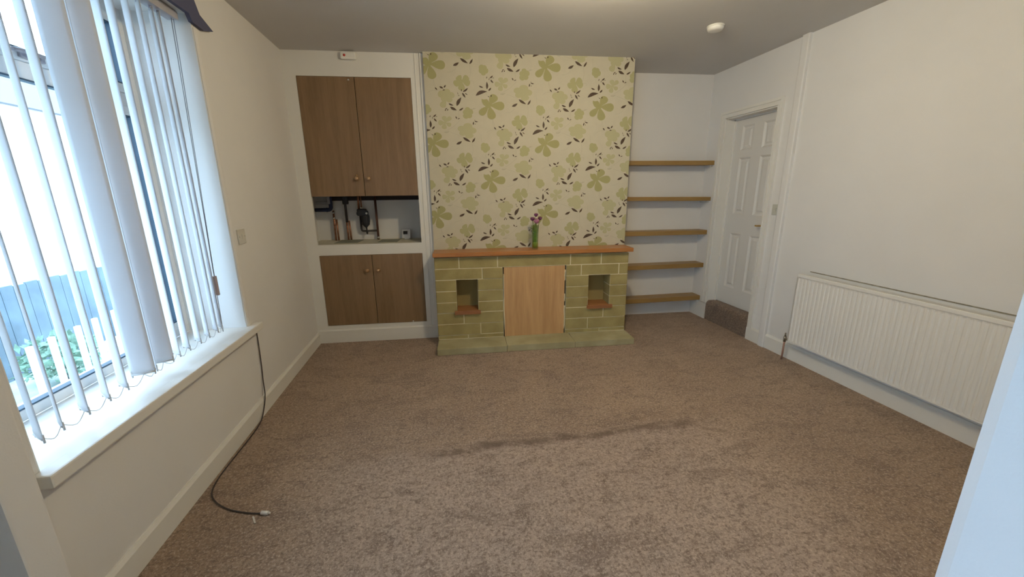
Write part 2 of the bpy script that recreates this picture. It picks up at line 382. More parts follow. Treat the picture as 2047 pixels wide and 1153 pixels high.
def clip(poly):
    for ax, lim, sg in ((0,U0,1),(0,U1,-1),(1,Z0,1),(1,Z1,-1)):
        out = []
        for i in range(len(poly)):
            a, b = poly[i-1], poly[i]; da, db = (a[ax]-lim)*sg, (b[ax]-lim)*sg
            if (da >= 0) != (db >= 0):
                t = da/(da-db); out.append((a[0]+(b[0]-a[0])*t, a[1]+(b[1]-a[1])*t))
            if db >= 0: out.append(b)
        poly = out
        if len(poly) < 3: return None
    return poly
wp = MB(); wp.box(U0, U1, A_-.0012, A_-.0002, Z0, Z1, 0)
for i in range(-5, 3):
    for j in range(-4, 3):
        du, dz = i*.4705, (i % 2)*.2965+j*.593
        for mi, layer, pts in EL:
            c = clip([(p[0]+du, p[1]+dz) for p in pts])
            if c: wp.add([(p[0], A_-.0012-.0003*layer, p[1]) for p in c], [tuple(range(len(c)))], mi)
obj('wallpaper', wp, [PAPER, PF1, PF2, PF3, PLEAF, PSTEM], parent=cb, label='cream wallpaper with olive flowers and brown leaves')

# skirting boards
def skirt(name, mb): return obj(name, mb, GLOSSW, base=None, kind='structure')
def skprof(h=.106, t=.015): return [(0,0),(t,0),(t,h-.016),(t*.6,h-.005),(t*.45,h),(0,h)]
sk = MB(); sk.prism([(p[0], p[1]) for p in skprof()], 1, -2.553, .0); obj('baseboard_left', sk, GLOSSW, base=(0,-1.2,0), kind='structure')
sk = MB()
for y0, y1 in ((-3.227, -.885), (-.82, -.672)): sk.prism([(W-p[0], p[1]) for p in skprof(.122)], 1, y0, y1)
obj('baseboard_right', sk, GLOSSW, base=(W,-1.6,0), kind='structure')
sk = MB(); sk.box(W-.012, W+.0, -.082, .30, 0, .165); obj('baseboard_alcove', sk, GLOSSW, base=(W,.1,0), kind='structure')

# door, architrave, lining, carpeted step
tr = MB()
def archi(mb, y0, y1, z0, z1, vert=True):
    mb.box(W-.014, W+.0, y0, y1, z0, z1)
tr.box(W-.012, W, DY1-.002, DY1+.058, .175, DZ+.055).box(W-.02, W-.012, DY1+.036, DY1+.058, .175, DZ+.055).box(W-.016, W-.012, DY1-.002, DY1+.01, .175, DZ)
tr.box(W-.012, W, DY0-.05, DY0+.002, .115, DZ+.055).box(W-.02, W-.012, DY0-.05, DY0-.028, .115, DZ+.055).box(W-.016, W-.012, DY0-.01, DY0+.002, .115, DZ)
tr.box(W-.012, W, DY0, DY1, DZ-.002, DZ+.055).box(W-.02, W-.012, DY0-.028, DY1+.036, DZ+.033, DZ+.055).box(W-.016, W-.012, DY0, DY1, DZ-.002, DZ+.01)
tr.box(W, W+.13, DY1-.008, DY1, 0, DZ).box(W, W+.13, DY0, DY0+.008, 0, DZ).box(W, W+.13, DY0, DY1, DZ-.012, DZ)
tr.box(W+.085, W+.1, DY1-.02, DY1-.008, .2, DZ).box(W+.085, W+.1, DY0+.008, DY0+.02, .2, DZ).box(W+.085, W+.1, DY0, DY1, DZ-.024, DZ-.012)
obj('trim_1', tr, GLOSSW, base=(W,-.38,0), kind='structure', label='white moulded door surround')
dr = thing('door_1', (W+.12,-.38,.205), kind='structure')
lf = MB(); X = W+.1; yA, yB = DY0+.01, DY1-.01; zA, zB = .205, DZ-.014
cols = ((-.575,-.435), (-.325,-.185)); rows = ((.375,.905), (1.09,1.605), (1.67,1.885))
ys = sorted({yA, yB, *[c for k in cols for c in k]}); zs = sorted({zA, zB, *[c for k in rows for c in k]})
for i in range(len(ys)-1):
    for j in range(len(zs)-1):
        a, b, c, d_ = ys[i], ys[i+1], zs[j], zs[j+1]
        if any(abs(a-k[0])<1e-6 for k in cols) and any(abs(c-k[0])<1e-6 for k in rows):
            e1, e2 = .016, .03; dp = .011
            def ring(e, x): return [(x,a+e,c+e),(x,b-e,c+e),(x,b-e,d_-e),(x,a+e,d_-e)]
            rs = [ring(0,X), ring(e1,X+dp), ring(e2,X+dp), ring(e2+.014,X+.003)]
            for p, q in zip(rs, rs[1:]): lf.add(p+q, [(k,(k+1)%4,(k+1)%4+4,k+4) for k in range(4)])
            lf.add(rs[-1], [(0,1,2,3)])
        else: lf.add([(X,a,c),(X,b,c),(X,b,d_),(X,a,d_)], [(0,1,2,3)])
lf.add([(X,yA,zA),(X,yB,zA),(X,yB,zB),(X,yA,zB),(X+.035,yA,zA),(X+.035,yB,zA),(X+.035,yB,zB),(X+.035,yA,zB)], [(0,1,5,4),(1,2,6,5),(2,3,7,6),(3,0,4,7),(4,5,6,7)])
obj('door_leaf', lf, mat('door_paint', (.68,.665,.635), .4), parent=dr)
hd = MB(); hd.lathe([(.0,-.008),(.02,-.008),(.022,-.003),(.022,0)], (X-.0,-.615,1.005), 'X', 20)
hd.tube([(X,-.615,1.005),(X-.04,-.615,1.005)], .007); hd.tube(smooth_path([(X-.04,-.618,1.005),(X-.043,-.59,1.007),(X-.04,-.55,1.003),(X-.038,-.53,1.004)]), [.0075]*19)
obj('door_handle', hd, BRASS, parent=dr, label='brass lever handle')
hd = MB(); hd.cbox(X-.006, X, -.632, -.598, .93, 1.04, .002); obj('handle_plate', hd, GLOSSW, parent=dr, label='painted backplate')
st = MB(); st.prism([(W-.004,0),(W-.004,.165),(W+.004,.188),(W+.022,.2),(W+.12,.2),(W+.12,0)], 1, DY0+.004, DY1-.004)
# slightly lumpy carpet over the riser
obj('door_step', st, CARPS, base=(W,-.38,0), label='carpeted step up to the white panelled door', cat='step')
cv = MB(); cv.prism([(W,-.888),(W-.022,-.888),(W-.026,-.878),(W-.026,-.836),(W-.022,-.826),(W,-.826)], 2, 0, H-.0)
obj('trim_2', cv, WALL, base=(W,-.86,0), kind='structure', label='boxed-in vertical conduit beside the door')

# ================================================================== WINDOW
FX = -.294
wn = thing('window_1', (FX-.03,-1.82,WZ0), kind='structure')
fr = MB()
x0, x1 = FX-.055, FX
ya, yb_, za, zb = WY0, WY1, .575, WZ1
fw = .055
fr.cbox(x0,x1,ya,yb_,za,za+.04,.004).cbox(x0,x1,ya,yb_,zb-.045,zb,.004).cbox(x0,x1,ya,ya+.045,za+.0401,zb-.0451,.001).cbox(x0,x1,yb_-.045,yb_,za+.0401,zb-.0451,.001)
MY = -1.50
fr.cbox(x0+.001,x1-.001,MY-.03,MY+.03,za+.001,zb-.001,.004)                      # mullion
fr.cbox(x0+.002,x1-.002,ya+.002,yb_-.002,1.735,1.795,.004)                       # transom
obj('window_frame', fr, UPVC, parent=wn)
def light(y0, y1, z0, z1, sash, gx=FX-.03):
    if sash:
        m = MB(); e = .04
        for b in ((y0,y1,z0,z0+e),(y0,y1,z1-e,z1),(y0,y0+e,z0+e,z1-e),(y1-e,y1,z0+e,z1-e)): m.cbox(FX-.04, FX+.008, *b, .004)
        sh = obj('sash', m, UPVC, parent=wn); y0, y1, z0, z1 = y0+e, y1-e, z0+e, z1-e
        par = wn
    g = MB(); k = .006
    for b in ((y0,y1,z0,z0+k),(y0,y1,z1-k,z1),(y0,y0+k,z0,z1),(y1-k,y1,z0,z1)): g.box(gx+.004, FX+.002, *b)
    for b in ((y1-.03,y1-k,z0,z1),): g.box(gx-.014, gx-.006, *b)
    obj('gasket', g, GASK, parent=wn, label='dark blue glazing seal')
    obj('window_pane', MB().box(gx-.003, gx+.003, y0, y1, z0, z1), GLASS, parent=wn)
light(ya+.045, MY-.03, za+.04, 1.735, False)
light(ya+.045, MY-.03, 1.795, zb-.045, True)
light(MY+.03, yb_-.045, za+.04, 1.735, True)
light(MY+.03, yb_-.045, 1.795, zb-.045, True)
h = MB(); h.cbox(FX+.008, FX+.022, -1.79,-1.70,1.803,1.83,.005); h.tube(smooth_path([(FX+.02,-1.72,1.817),(FX+.045,-1.74,1.818),(FX+.048,-1.80,1.817),(FX+.04,-1.84,1.815)]), .007)
obj('window_handle', h, mat('handle_grey', (.35,.33,.36), .3, metal=.6), parent=wn, label='grey metal fastener')
obj('window_sill', MB().box(FX, .01, WY0, WY1, .534, .5735).cbox(.0005, .052, WY0-.03, -1.115, .532, .574, .006), GLOSSW, parent=wn)
rv = MB(); t = .004                                          # painted plaster lining of the opening
rv.box(FX, .0005, WY1-t, WY1, .574, WZ1).box(FX, .0005, WY0, WY0+t, .574, WZ1).box(FX, .0005, WY0, WY1, WZ1-t, WZ1)
obj('window_reveal', rv, REVEAL, parent=wn)
bd = MB(); bd.prism([(0,WY1),(.006,WY1),(.009,WY1+.02),(.007,WY1+.04),(0,WY1+.045)], 2, .574, 2.12)
obj('reveal_bead', bd, WALL, parent=wn)

w2 = thing('window_2', (FX-.03,-4.55,VZ0), kind='structure')
f2 = MB()
for b in ((V0,V1,VZ0,VZ0+.05),(V0,V1,VZ1-.05,VZ1),(V0,V0+.05,VZ0,VZ1),(V1-.05,V1,VZ0,VZ1),(-4.73,-4.67,VZ0,VZ1),(V0,V1,1.735,1.795)): f2.box(FX-.055, FX, *b)
obj('window_frame', f2, UPVC, parent=w2)
obj('window_pane', MB().box(FX-.033, FX-.027, V0+.05, V1-.05, VZ0+.05, VZ1-.05), GLASS, parent=w2)
obj('window_sill', MB().box(FX, .05, V0, V1, VZ0-.02, VZ0+.018), GLOSSW, parent=w2)

# pelmet above the blind
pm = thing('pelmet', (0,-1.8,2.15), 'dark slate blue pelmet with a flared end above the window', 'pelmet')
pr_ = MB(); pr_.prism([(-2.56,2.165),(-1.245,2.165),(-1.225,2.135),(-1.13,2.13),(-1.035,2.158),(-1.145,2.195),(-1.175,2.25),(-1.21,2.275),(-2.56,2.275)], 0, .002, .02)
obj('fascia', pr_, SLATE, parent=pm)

# vertical blind
vb = thing('vertical_blind', (-.06,-1.8,.6), 'white vertical blind hanging in the window with twisted slats and a cord', 'window blind')
hr_ = MB(); hr_.cbox(-.085,-.035, WY0+.01, WY1-.03, 2.135, 2.172, .004); obj('headrail', hr_, mat('rail_grey', (.45,.44,.48), .4), parent=vb)
SL = [(-2.345,10,0),(-2.275,5,0),(-2.19,15,0),(-2.10,13,0),(-2.02,18,0),(-1.915,78,1),(-1.855,12,0),(-1.80,80,1),(-1.71,20,0),(-1.635,19,0),(-1.545,17,0),(-1.465,14,0),(-1.385,14,0),(-1.335,10,0)]
cx_, cy_ = 1.1534, -3.6048
rng_ = random.Random(3)
for y, ang, wide in SL:
    px, py = -.062, y; vd = Vector((px-cx_, py-cy_, 0)).normalized(); th = math.atan2(vd.y, vd.x)+math.radians(ang)
    d = Vector((math.cos(th), math.sin(th), 0)); nrm = Vector((-d.y, d.x, 0)); hw = .038; zt, zbm = 2.125, .625
    m = MB(); n = 6; front = []; 
    for z in (zbm, zbm+.03, zt-.02, zt):
        for k in range(n+1):
            tt = -1+2*k/n; p = Vector((px,py,z))+d*hw*tt+nrm*(.0035*(1-tt*tt)); front.append(p)
    back = [p+nrm*.0012 for p in front]; N = len(front)
    fs = []
    for r in range(3):
        for k in range(n):
            a = r*(n+1)+k; b = a+n+1; fs += [(a,a+1,b+1,b), (a+N,b+N,b+1+N,a+1+N)]
    for r in range(3):
        a = r*(n+1); b = a+n+1; fs += [(a,b,b+N,a+N), (a+n,a+n+N,b+n+N,b+n)]
    for k in range(n): fs += [(k,k+N,k+1+N,k+1), (3*(n+1)+k,3*(n+1)+k+1,3*(n+1)+k+1+N,3*(n+1)+k+N)]
    m.add(front+back, fs, 0, True)
    s_ = obj('slat', m, SLAT, parent=vb)
    wt = MB(); c = Vector((px,py,0))
    for e in (-1, 1):
        q = c+d*hw*e*.9; wt.tube([(q.x,q.y,zbm+.02),(q.x,q.y,zbm-.008)], .0028, 6)
    q0, q1 = c-d*hw*.92+nrm*.002, c+d*hw*.92+nrm*.002
    wt.tube([(q0.x,q0.y,zbm+.004),(q1.x,q1.y,zbm+.004)], .0035, 6)
    obj('bottom_weight', wt, mat('weight_grey', (.55,.55,.56), .5), parent=s_)
    hk = MB(); hk.tube([(px,py,2.14),(px,py,2.115)], .006, 8); obj('hanger', hk, mat('hanger_grey', (.3,.29,.35), .5), parent=s_)
ch = MB(); ysl = sorted(s[0] for s in SL)
for a, b in zip(ysl, ysl[1:]):
    ch.tube(smooth_path([(-.062,a,.625),(-.058,(a+b)/2,.600),(-.062,b,.625)], 4), .0014, 5)
obj('link_chain', ch, mat('chain_grey', (.6,.6,.6), .5), parent=vb)
cd = MB(); cd.tube([(-.05,-1.245,2.14),(-.05,-1.325,.905)], .0016, 6); cd.tube([(-.05,-1.262,2.14),(-.05,-1.345,.60)], .0016, 6); obj('pull_cord', cd, mat('cord_grey', (.25,.27,.33), .6), parent=vb)
cw = MB(); cw.cbox(-.058,-.042,-1.335,-1.318,.80,.905,.003); obj('cord_weight', cw, mat('cord_weight_pink', (.42,.36,.38), .5), parent=vb, label='brownish pink cord weight')

# light switches, detectors
def plate(name, label, cat, x, y, z, sgn, w_=.077, h_=.077, m=PLASG):
    t = thing(name, (x,y,z), label, cat)
    a = MB(); a.cbox(x, x+sgn*.008, y-w_/2, y+w_/2, z-h_/2, z+h_/2, .003); obj('faceplate', a, m, parent=t)
    a = MB(); a.prism([(x+sgn*.007,z-.014),(x+sgn*.010,z-.014),(x+sgn*.0135,z+.014),(x+sgn*.007,z+.014)], 1, y-.007, y+.007); obj('rocker', a, m, parent=t)
    for e in (-1,1):
        a = MB(); a.lathe([(.003,0),(.003,.0012),(0,.0016)], (x+sgn*.0078, y+e*w_*.38, z), 'X', 8); obj('screw', a, CHROME, parent=t)
plate('light_switch', 'square off-white light switch on the wall right of the window', 'light switch', 0, -1.085, 1.087, 1, .085, .085)
plate('light_switch', 'square light switch between the panelled door and the boxed conduit', 'light switch', W, -.795, 1.156, -1, .07, .085, mat('switch_grey', (.52,.52,.46), .4))
sm = thing('smoke_alarm', (3.06,-.885,H), 'small round white smoke alarm on the ceiling near the door', 'smoke alarm')
a = MB(); a.lathe([(.056,0),(.056,-.006),(.0,-.006)], (3.06,-.885,H), 'Z', 28); obj('mounting_plate', a, PLASW, parent=sm)
a = MB(); a.lathe([(.050,-.006),(.052,-.016),(.046,-.028),(.03,-.032),(0,-.033)], (3.06,-.885,H), 'Z', 28); obj('body', a, PLASW, parent=sm)
al = thing('carbon_monoxide_alarm', (.508,0,2.362), 'white oblong alarm with a red button above the cupboard doors', 'alarm', back=True)
a = MB(); a.cbox(.45, .566, -.034, -.0, 2.335, 2.388, .012); obj('case', a, PLASW, parent=al)
a = MB(); a.lathe([(.0,-.037),(.009,-.036),(.010,-.033),(.010,-.03)], (.482,0,2.362), 'Y', 16); obj('test_button', a, RED, parent=al, label='red button')
a = MB()
for k in range(5): a.box(.50+k*.01, .505+k*.01, -.0355, -.033, 2.35, 2.374)
obj('sounder_grille', a, PLASW, parent=al)

# ceiling lamp (just above the frame)
cl = thing('ceiling_light', (1.98,-1.8,H), 'bare bulb pendant on the ceiling in the middle of the room', 'ceiling light')
a = MB(); a.lathe([(.045,0),(.045,-.012),(.02,-.022),(0,-.022)], (1.98,-1.8,H), 'Z', 24); obj('ceiling_rose', a, PLASW, parent=cl)
a = MB(); a.tube([(1.98,-1.8,H-.02),(1.98,-1.8,H-.10)], .016, 14); obj('bulb_holder', a, PLASW, parent=cl)
a = MB(); a.ball((1.98,-1.8,H-.145), .042, sub=2, sc_=(1,1,1.15)); obj('bulb', a, BULB, parent=cl)

# ================================================================== CUPBOARD (left alcove)
UR = 1.078; c1, c2 = .0932, .9708
z0, z1, z2, z3, z4 = .160, .800, .893, 1.299, 2.219
cu = thing('built_in_cupboard', (.54,.02,0), 'white framed floor-to-ceiling cupboard with brown oak doors left of the chimney breast', 'cupboard', back=True)
ff = MB(); T = .02
ff.box(-.001, c1, 0, T, 0, H-.001).box(c2, UR, 0, T, 0, H-.001).box(c1, c2, 0, T, z4, H-.001).box(c1, c2, 0, T, z1, z2).box(c1, c2, 0, T, 0, z0)
obj('face_frame', ff, GLOSSW, parent=cu)
a = MB(); a.cbox(c2+.035, c2+.043, -.006, .001, 0.115, H-.002, .002).cbox(UR-.03, UR-.002, -.012, .001, .115, H-.002, .003); obj('stile_moulding', a, GLOSSW, parent=cu)
a = MB(); a.prism([(-.012,0),(0,0),(0,.122),(-.006,.122),(-.012,.112)], 0, 0.0, UR-.0); obj('plinth', a, GLOSSW, parent=cu)
SP = .530; g = .0025
def knob(u, z, par, m=BRASS):
    k = MB(); k.lathe([(.0,-.036),(.008,-.035),(.016,-.029),(.0175,-.022),(.013,-.015),(.007,-.011),(.007,-.005),(.014,-.003),(.015,0)], (u,-.0,z), 'Y', 20); obj('knob', k, m, parent=par, label='round brass knob')
KN = mat('knob_pale', (.50,.33,.20), .25, metal=.6)
def cdoor(u0, u1, za_, zb_, ku, kz, km):
    d_ = obj('door', MB().cbox(u0+g, u1-g, -.002, .018, za_+g, zb_-g, .0015), OAKV, parent=cu); knob(ku, kz, d_, km); return d_
d1 = cdoor(c1, SP, z3-.002, z4, .477, 1.443, KN); cdoor(SP, c2, z3-.002, z4, .574, 1.442, KN)
cdoor(c1, SP+.003, z0, z1, .486, .660, mat('knob_wood', (.33,.19,.09), .35)); cdoor(SP+.003, c2, z0, z1, .581, .658, KN)
a = MB(); a.tube([(.477,-.004,1.475),(.4765,-.006,1.46)], .0035, 8); obj('key', a, BRASS, parent=d1)
a = MB(); a.lathe([(.0,-.008),(.007,-.006),(.009,-.002),(.009,0)], (.487,0,2.196), 'Y', 14); obj('door_catch', a, CHROME, parent=d1, label='small bright catch')
a = MB(); a.lathe([(.0,-.007),(.006,-.005),(.006,0)], (.848,0,.170), 'Y', 12); obj('bottom_catch', a, PLASW, parent=cu)
a = MB(); a.box(0.0, UR, .02, YB, z2-.022, z2); obj('worktop', a, WTOP, parent=cu)
a = MB(); a.box(0.0, UR, .03, YB, z3+.035, z3+.05); obj('inner_shelf', a, DARKW, parent=cu)
a = MB(); a.box(.13, UR, YB-.035, YB, 1.258, z3+.035); obj('dark_batten', a, DARKW, parent=cu, label='dark timber batten under the inner shelf')
# pipes
VP = .335
pp = thing('heating_pipe', (.14,VP,.893), 'thick navy blue lagged pipe bending left in the cupboard opening', 'pipe', 'pipes in the cupboard opening', back=True)
a = MB(); a.tube(elbow([(.0,VP-.02,1.178),(.140,VP-.02,1.178),(.140,VP-.02,1.33)], .03), .0175, 14); obj('lagging', a, NAVY, parent=pp)
a = MB(); a.tube([(.098,VP-.02,1.178),(.106,VP-.02,1.178)], .0205, 14); obj('band', a, NAVY, parent=pp)
pp = thing('heating_pipe', (.15,VP,.893), 'pair of copper pipes running down below the navy lagged pipe', 'pipe', 'pipes in the cupboard opening', back=True)
for k, (ua, ub) in enumerate(((.150,.146),(.169,.171))):
    a = MB(); a.tube([(ua,VP,1.17 if k==0 else 1.09),(ub,VP,.893)], .0085, 12); obj('copper_tube', a, COPPER, parent=pp)
for z in (1.16,1.11,1.05):
    a = MB(); a.tube([(.150,VP,z),(.1495,VP,z-.018)], .0115, 12); obj('joint', a, CHROME if z>1.1 else COPPER, parent=pp)
pp = thing('heating_pipe', (.27,VP,.893), 'dark pipe that splits into two copper pipes left of the filter', 'pipe', 'pipes in the cupboard opening', back=True)
a = MB(); a.tube([(.262,VP,1.33),(.262,VP,1.24),(.262,VP,1.06)], .0115, 12); obj('dark_tube', a, DARK, parent=pp)
a = MB(); a.cbox(.242,.292,VP-.02,VP+.015,1.225,1.33,.008); obj('valve_block', a, BLACKP, parent=pp)
for ua, ub in ((.260,.261),(.281,.284)):
    a = MB(); a.tube([(ua,VP,1.075),(ub,VP,.893)], .0085, 12); obj('copper_tube', a, COPPER, parent=pp)
pp = thing('magnetic_filter', (.43,VP,.95), 'black magnetic filter canister hanging on a pipe in the cupboard opening', 'filter', back=True)
a = MB(); a.tube([(.384,VP,1.33),(.380,VP,1.18)], .0095, 12); a.tube([(.402,VP+.01,1.33),(.402,VP+.01,1.18)], .0065, 12); obj('feed_pipe', a, COPPER, parent=pp)
a = MB(); a.cbox(.368,.452,VP-.045,VP+.01,1.118,1.182,.012); a.tube([(.362,VP-.02,1.14),(.372,VP-.02,1.14)], .014, 12); a.cbox(.44,.466,VP-.04,VP,1.11,1.165,.01); obj('head', a, BLACKP, parent=pp)
a = MB(); a.lathe([(0,-.098),(.006,-.098),(.012,-.09),(.034,-.068),(.036,-.05),(.038,-.0),(.037,.012),(.037,.02)], (.436,VP-.02,1.105), 'Z', 24)
for k in range(10): a.box(.436+.037*math.cos(k*.628)-.002,.436+.037*math.cos(k*.628)+.002, VP-.02+.037*math.sin(k*.628)-.002, VP-.02+.037*math.sin(k*.628)+.002, 1.06,1.115)
obj('canister', a, BLACKP, parent=pp)
a = MB(); a.tube(elbow([(.388,VP,1.13),(.386,VP,.975),(.534,VP,.978)], .025), .0095, 12); obj('bypass_pipe', a, DARK, parent=pp)
a = MB(); a.tube([(.438,VP-.02,1.01),(.440,VP-.02,.948)], .007, 12); a.tube([(.44,VP-.02,.968),(.44,VP-.02,.962)], .011, 12); obj('drain_valve', a, BLACKP, parent=pp)
a = MB(); a.ball((.456,VP-.046,1.142), .010, sub=2); obj('vent_cap', a, PLASW, parent=pp, label='pale vent cap')
a = MB(); a.ball((.412,VP-.03,1.19), .014, sub=2, sc_=(1,1,.5)); obj('top_cap', a, PLASW, parent=pp, label='pale top cap')
pp = thing('heating_pipe', (.535,VP,.893), 'tall dark red-brown pipe right of the black filter', 'pipe', 'pipes in the cupboard opening', back=True)
a = MB(); a.tube([(.534,VP,1.33),(.534,VP,.893)], .0105, 12); obj('tube', a, mat('dark_copper', (.16,.08,.065), .45, metal=.5), parent=pp)
a = MB(); a.tube([(.534,VP,.925),(.534,VP,.900)], .013, 12); obj('collar', a, CHROME, parent=pp)
pp = thing('cable_trunking', (.09,VP,1.235), 'grey horizontal trunking above the navy lagged pipe', 'trunking', back=True)
a = MB(); a.cbox(.0,.15,VP+.0,VP+.03,1.225,1.25,.003); a.cbox(.118,.142,VP-.045,VP-.0,1.23,1.30,.003); obj('duct', a, mat('duct_grey', (.42,.42,.45), .5), parent=pp)
ck = thing('thermostat', (.80,.30,.893), 'small white digital room thermostat standing on the cupboard worktop', 'thermostat', back=True)
a = MB(); a.prism([(.29,.905),(.305,.905),(.335,.98),(.32,.983)], 0, .763, .836); obj('case', a, PLASW, parent=ck)
a = MB(); a.prism([(.2972,.940),(.3082,.968),(.3072,.969),(.296,.941)], 0, .772, .812); obj('display', a, BLACKP, parent=ck, label='dark display')
a = MB(); a.cbox(.785,.83,.275,.335,.893,.906,.003); obj('stand', a, PLASW, parent=ck)
MG = 'mats on the cupboard worktop'
obj('table_mat', MB().cbox(.20,.40,.09,.33,.8932,.897,.0015), MAST, base=(.3,.2,.8932), back=True, label='grey-green mat on the worktop below the copper pipes', cat='mat', group=MG)
obj('table_mat', MB().cbox(.575,.745,.08,.29,.8932,.897,.0015), MAST, base=(.66,.2,.8932), back=True, label='grey-green mat on the worktop left of the thermostat', cat='mat', group=MG)

# ================================================================== FIREPLACE
SV = -.232
fp = thing('stone_fireplace', (1.94,SV,0), 'sandstone block fireplace with a boarded opening and two niches', 'fireplace', back=True)
zc = [.787,.690,.593,.493,.392,.298,.195,.093,.057]
UL, URt = 1.088, 2.795; OL, OR, OT = 1.668, 2.228, .690
NL, NR = (1.264,1.446), (2.436,2.632); NB = .318
body = MB(); dd = SV+.0035
body.box(UL+.004, NL[0]-.002, dd, A_, 0, .787, 1).box(NL[1]+.002, OL-.002, dd, A_, 0, .787, 1).box(OR+.002, NR[0]-.002, dd, A_, 0, .787, 1).box(NR[1]+.002, URt-.004, dd, A_, 0, .787, 1)
for N_, zz in ((NL,.593),(NR,.593)): body.box(N_[0]-.002, N_[1]+.002, dd, A_, 0, NB-.022, 1).box(N_[0]-.002, N_[1]+.002, dd, A_, zz, .787, 1).box(N_[0]-.002, N_[1]+.002, A_-.03, A_, NB, zz, 2)
body.box(OL-.002, OR+.002, dd, A_, OT, .787, 1)
rs_ = random.Random(5)
def stones(row, segs):
    zt_, zb_ = zc[row], zc[row+1]
    for a_, b_ in segs:
        j = .0036; e = rs_.uniform(-.0025,.003)
        body.cbox(a_+j, b_-j, SV+e, SV+.05, zb_+j, zt_-j*.6, .0035, 0)
jt = [UL,1.294,1.623,2.265,2.544,URt]; stones(0, list(zip(jt, jt[1:])))
stones(1, [(UL,1.489),(1.489,OL),(OR,2.365),(2.365,2.711),(2.711,URt)])
for r in (2,3,4): stones(r, [(UL,NL[0]),(NL[1],OL),(OR,NR[0]),(NR[1],URt)])
stones(5, [(UL,1.318),(1.318,OL),(OR,2.582),(2.582,URt)])
stones(6, [(UL,1.462),(1.462,OL),(OR,2.439),(2.439,URt)])
stones(7, [(UL,1.35),(1.35,OL),(OR,2.55),(2.55,URt)])
# returns at the sides and the niche cheeks in the same blocks
for r in range(8):
    zt_, zb_ = zc[r], zc[r+1]
    body.cbox(UL-.001, UL+.03, SV+.004, A_-.002, zb_+.003, zt_-.002, .003, 0).cbox(URt-.03, URt+.001, SV+.004, A_-.002, zb_+.003, zt_-.002, .003, 0)
    if 2 <= r <= 4:
        for N_ in (NL, NR):
            body.cbox(N_[0]-.03, N_[0]-.001, SV+.004, A_-.03, zb_+.003, zt_-.002, .003, 0).cbox(N_[1]+.001, N_[1]+.03, SV+.004, A_-.03, zb_+.003, zt_-.002, .003, 0)
obj('stone_surround', body, [STONE, MORT, NICHE], parent=fp)
for N_, e0, e1 in ((NL,-.024,.02),(NR,-.012,.026)):
    a = MB(); a.cbox(N_[0]+e0, N_[1]+e1, SV-.022, SV+.004, NB-.032, NB, .003); a.box(N_[0]+.0, N_[1]-.0, SV+.003, A_-.03, NB-.02, NB)
    obj('niche_ledge', a, LEDG, parent=fp, label='reddish wooden ledge')
a = MB(); a.cbox(1.080, 2.822, SV-.035, A_+.0, .797, .832, .004); obj('mantel_shelf', a, MANT, parent=fp, label='orange-brown varnished mantel shelf')
a = MB(); a.cbox(OL+.008, OR-.012, SV+.004, SV+.016, .058, .688, .001); obj('fire_board', a, PLY, parent=fp, label='bare plywood board')
rb = random.Random(2)
for x_, sg, sp in ((OL+.004,1,((.12,.5),(.60,.03))),(OR-.006,-1,((.10,.22),(.36,.07),(.55,.1)))):
    for zs_, ln in sp:
        a = MB(); P = [(x_+sg*rb.uniform(.0,.004), SV+.008, zs_+ln*t/6) for t in range(7)]
        a.tube(P, [rb.uniform(.003,.008) for _ in P], 8); obj('filler', a, MORT, parent=fp)
hj = [1.088,1.671,2.261,2.800]; HV = -.448
for k in range(3):
    a = MB(); j = .003; u0, u1 = hj[k]+j*(k>0), hj[k+1]-j*(k<2)
    z_ = .056+(.003 if k==1 else 0)
    a.cbox(u0, u1, HV+.004*(k-1), SV+.02, 0.001, z_, .004); obj('hearth_slab', a, STONE2, parent=fp)
a = MB(); a.box(1.1, 2.79, HV+.012, SV+.02, .0, .05); obj('hearth_bed', a, MORT, parent=fp)

# vase of flowers on the mantel shelf
vu, vv, vz = 1.962, -.155, .832
vs = thing('flower_vase', (vu,vv,vz), 'slim glass vase of purple flowers with green stems on the mantel shelf', 'vase', back=True)
a = MB(); a.lathe([(0,.0),(.026,.0),(.027,.004),(.0275,.06),(.029,.13),(.034,.205),(.0325,.205),(.0275,.13),(.0255,.06),(.0245,.012),(0,.010)], (vu,vv,vz), 'Z', 28)
VG = bpy.data.materials.new('vase_glass'); VG.use_nodes = True; vn = VG.node_tree.nodes; vl = VG.node_tree.links; vn.remove(vn['Principled BSDF'])
t_ = vn.new('ShaderNodeBsdfTransparent'); t_.inputs[0].default_value = (.86,.93,.80,1); g_ = vn.new('ShaderNodeBsdfGlossy'); g_.inputs[1].default_value = .05
lw_ = vn.new('ShaderNodeLayerWeight'); f_ = vn.new('ShaderNodeMath'); f_.operation = 'MULTIPLY_ADD'; f_.inputs[1].default_value = .35; f_.inputs[2].default_value = .02; vl.new(lw_.outputs['Facing'], f_.inputs[0]); m_ = vn.new('ShaderNodeMixShader'); vl.new(f_.outputs[0], m_.inputs[0]); vl.new(t_.outputs[0], m_.inputs[1]); vl.new(g_.outputs[0], m_.inputs[2]); vl.new(m_.outputs[0], vn['Material Output'].inputs[0])
obj('glass_cylinder', a, VG, parent=vs)
a = MB(); a.lathe([(0,.011),(.0235,.013),(.0245,.06),(0,.06)], (vu,vv,vz), 'Z', 24); obj('green_gel', a, mat('green_gel', (.30,.36,.05), .4, var=.2, vscale=60), parent=vs)
STEMG = mat('stem_green', (.16,.27,.03), .6, var=.5, vscale=40); LG = mat('leaf_green', (.24,.36,.06), .6, var=.4, vscale=40)
rf = random.Random(9)
